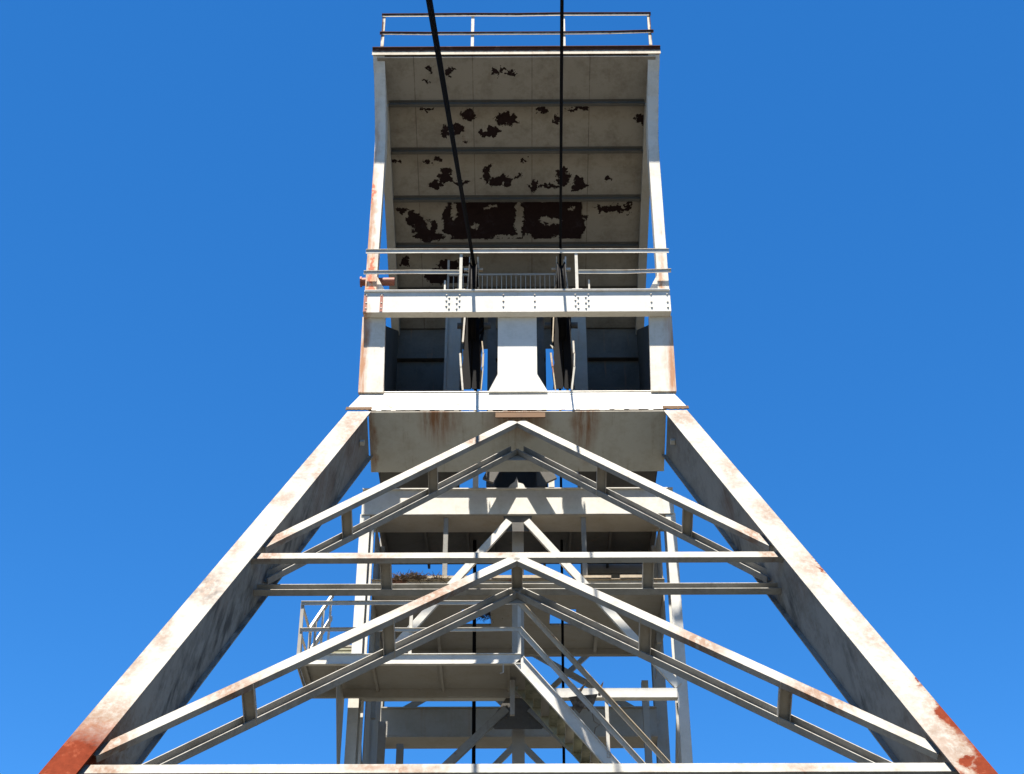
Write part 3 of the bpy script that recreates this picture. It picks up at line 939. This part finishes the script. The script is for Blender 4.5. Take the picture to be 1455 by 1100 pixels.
# ------------------------------------------------------------------ sheave wheels
def wheel(x, label):
    c = V((x, 30.0, 23.70))
    R = 1.6
    root = thing('sheave_wheel', label, 'pulley wheel', tuple(c), 'sheave wheels under the canopy')
    def ring(m, prof, seg=56):
        vs_, fs = [], []
        n = len(prof)
        for k in range(seg):
            t = 2 * math.pi * k / seg
            for (dx, r) in prof:
                vs_.append(c + V((dx, r * math.cos(t), r * math.sin(t))))
        for k in range(seg):
            k2 = (k + 1) % seg
            for j in range(n):
                j2 = (j + 1) % n
                fs.append((k * n + j, k * n + j2, k2 * n + j2, k2 * n + j))
        m.add(vs_, fs)
    m = MB()
    ring(m, [(-.10, R), (-.085, R), (-.04, R - .09), (.04, R - .09), (.085, R), (.10, R), (.09, R - .18), (-.09, R - .18)])
    m.build('rim', M_black, root)
    m = MB()
    ring(m, [(-.25, .22), (.25, .22), (.25, .06), (-.25, .06)], 24)
    hub = m.build('hub', M_black, root)
    m = MB()
    m.tube([c + V((-.42, 0, 0)), c + V((.42, 0, 0))], .08, 14)
    m.build('axle', M_dark, hub)
    for k in range(10):
        t = 2 * math.pi * k / 10 + .2
        for sd in (-1, 1):
            m = MB()
            m.bar(c + V((sd * .22, .2 * math.cos(t), .2 * math.sin(t))), c + V((sd * .07, (R - .14) * math.cos(t), (R - .14) * math.sin(t))), .05, .03)
            m.build('spoke', M_black, root)
    # splayed guard frames either side, with the pale worn edges seen from below
    for sd in (-1, 1):
        y0 = -1.02
        edge_ = [(.105, 1.36), (.12, 1.0), (.15, .4), (.20, -.5), (.25, -1.25), (.285, -1.6), (.27, -2.0), (.2, -2.65)]
        edge_ = [(ex + random.uniform(-.018, .018), ez) for ex, ez in edge_]
        m = MB()
        for k in range(len(edge_) - 1):
            (xa, za), (xb, zb) = edge_[k], edge_[k + 1]
            wk = random.choice((.03, .045, .022))
            if (k + (sd > 0)) % 5 == 4:
                continue
            m.bar(c + V((sd * xa, y0 - .03, za)), c + V((sd * (xb + random.uniform(-.02, .02)), y0 - .03, zb - .02)), wk, .05)
        m.bar(c + V((sd * .12, y0, .98)), c + V((sd * .24, y0, .98)), .07, .07)
        m.build('guard_frame', M_rail if (sd > 0) == (x > 0) else M_rustrail, root)
        m = MB()
        zz = [1.0 - 3.6 * k / 24 for k in range(25)]
        ex_ = []
        for z in zz:
            for k in range(len(edge_) - 1):
                if edge_[k][1] >= z >= edge_[k + 1][1]:
                    t = (edge_[k][1] - z) / (edge_[k][1] - edge_[k + 1][1])
                    ex_.append(edge_[k][0] * (1 - t) + edge_[k + 1][0] * t - random.uniform(.0, .035))
        zz = zz[:len(ex_)]
        q = [c + V((sd * e, y0, z)) for e, z in zip(ex_, zz)] + [c + V((sd * .015, y0, zz[-1])), c + V((sd * .015, y0, zz[0]))]
        nq = len(q)
        m.add(q + [v_ + V((0, .02, 0)) for v_ in q], [tuple(range(nq)), tuple(range(2 * nq - 1, nq - 1, -1))] + [(k, (k + 1) % nq, nq + (k + 1) % nq, nq + k) for k in range(nq)])
        m.build('guard_sheet', M_black, root)
    return root


wheel(-1.09, 'left black sheave wheel seen edge-on under the canopy, pale clamps on its top')
wheel(1.10, 'right black sheave wheel seen edge-on, a bent pale strip on its lower left')
m = MB()
m.extr((.93, 29.05, 22.15), (.93, 29.07, 22.15), XD, ZD, [(-.14, .28), (.16, .1), (.13, -.12), (.02, -.02)])
tag(m.build('bent_strip', M_rail), 'bent pale metal strip dangling beside the right sheave wheel', 'metal strip')


# ------------------------------------------------------------------ hoist ropes: winder - sheave - shaft
def rope(x, slope, r, dx, label):
    c = V((x, 30.0, 23.70))
    R = 1.6 - .09 + r
    tan = math.atan(slope)
    pts = []
    th0 = math.pi / 2 + tan          # tangent point, angle from +Y
    tp = c + V((0, R * math.cos(th0), R * math.sin(th0)))
    L = 75.0 if slope < .45 else 46.0
    for k in range(9):
        f = 1 - k / 8.0
        pts.append(tp + V((dx * L * f, -math.cos(tan) * L * f, -math.sin(tan) * L * f)))
    for k in range(1, 19):
        t = th0 * (1 - k / 18.0)
        pts.append(c + V((0, R * math.cos(t), R * math.sin(t))))
    pts.append(V((x + .25 * (1 if x < 0 else -1) * .9, c.y + R, 0.2)))
    o = MB().tube(pts, r, 10).build('hoist_rope', M_rope, None, True)
    return tag(o, label, 'cable', 'hoist ropes')


rope(-1.09, .545, .042, .002, 'left thicker black hoist rope slanting from the sheave to the top edge')
rope(1.10, .33, .031, -.0225, 'right thinner black hoist rope rising almost straight from the sheave')


# ------------------------------------------------------------------ nests and scrap
def nest(c, rx, ry, h, n, label, long_=.35):
    m = MB()
    c = V(c)
    for k in range(n):
        a = random.uniform(0, 2 * math.pi)
        rr = math.sqrt(random.random())
        z = random.random() ** 1.3 * h * (1 - .75 * rr * rr)
        p = c + V((rx * rr * math.cos(a), ry * rr * math.sin(a), z))
        d = V((random.gauss(0, 1), random.gauss(0, 1), random.gauss(0, .28)))
        if k % 14 == 0:
            d = V((random.gauss(0, .8), random.gauss(0, .4), random.uniform(.5, 1.1)))
        d.normalize()
        L = random.uniform(.12, long_)
        m.bar(p - d * L * .4, p + d * L * .6, .008, .008)
    return tag(m.build('bird_nest', M_twig), label, 'nest', 'birds nests on the tower')


nest((-2.42, 30.12, 16.62), .46, .2, .20, 480, 'larger twig nest on the left end of the rusty deck beam')
nest((-1.82, 30.12, 16.63), .22, .16, .14, 150, 'smaller twig nest beside the larger one, near the white hanger bar')
m = MB()
nest((-.75, 31.5, 16.46), .34, .3, .2, 240, 'dark twig tangle at the left rope hole of the deck', .4)

# torn sheet caught on the tower beam
m = MB()
def shard(pts, y, th=.012):
    n = len(pts)
    vs_ = [(x, y + .05 * math.sin(7 * x), z) for x, z in pts] + [(x, y + th + .05 * math.sin(7 * x), z) for x, z in pts]
    m.add(vs_, [tuple(range(n)), tuple(range(2 * n - 1, n - 1, -1))] + [(k, (k + 1) % n, n + (k + 1) % n, n + k) for k in range(n)])
shard([(1.08, 13.78), (1.35, 13.80), (1.7, 13.82), (1.62, 13.6), (1.5, 13.42), (1.42, 13.56), (1.3, 13.40), (1.2, 13.52), (1.12, 13.38), (1.16, 13.6)], 29.88)
shard([(1.3, 13.80), (1.42, 14.0), (1.46, 14.12), (1.38, 14.02), (1.26, 13.9)], 29.9)
shard([(1.7, 13.8), (1.76, 14.02), (1.84, 14.14), (1.8, 13.96), (1.76, 13.78)], 29.9)
m.tube([(1.55, 29.86, 13.5), (1.6, 29.84, 13.2), (1.72, 29.84, 13.12), (1.62, 29.84, 13.06), (1.58, 29.84, 12.8)], .008, 5)
tag(m.build('torn_sheet', M_scrap), 'torn rusty sheet with a loose wire caught on the tower beam', 'scrap metal')
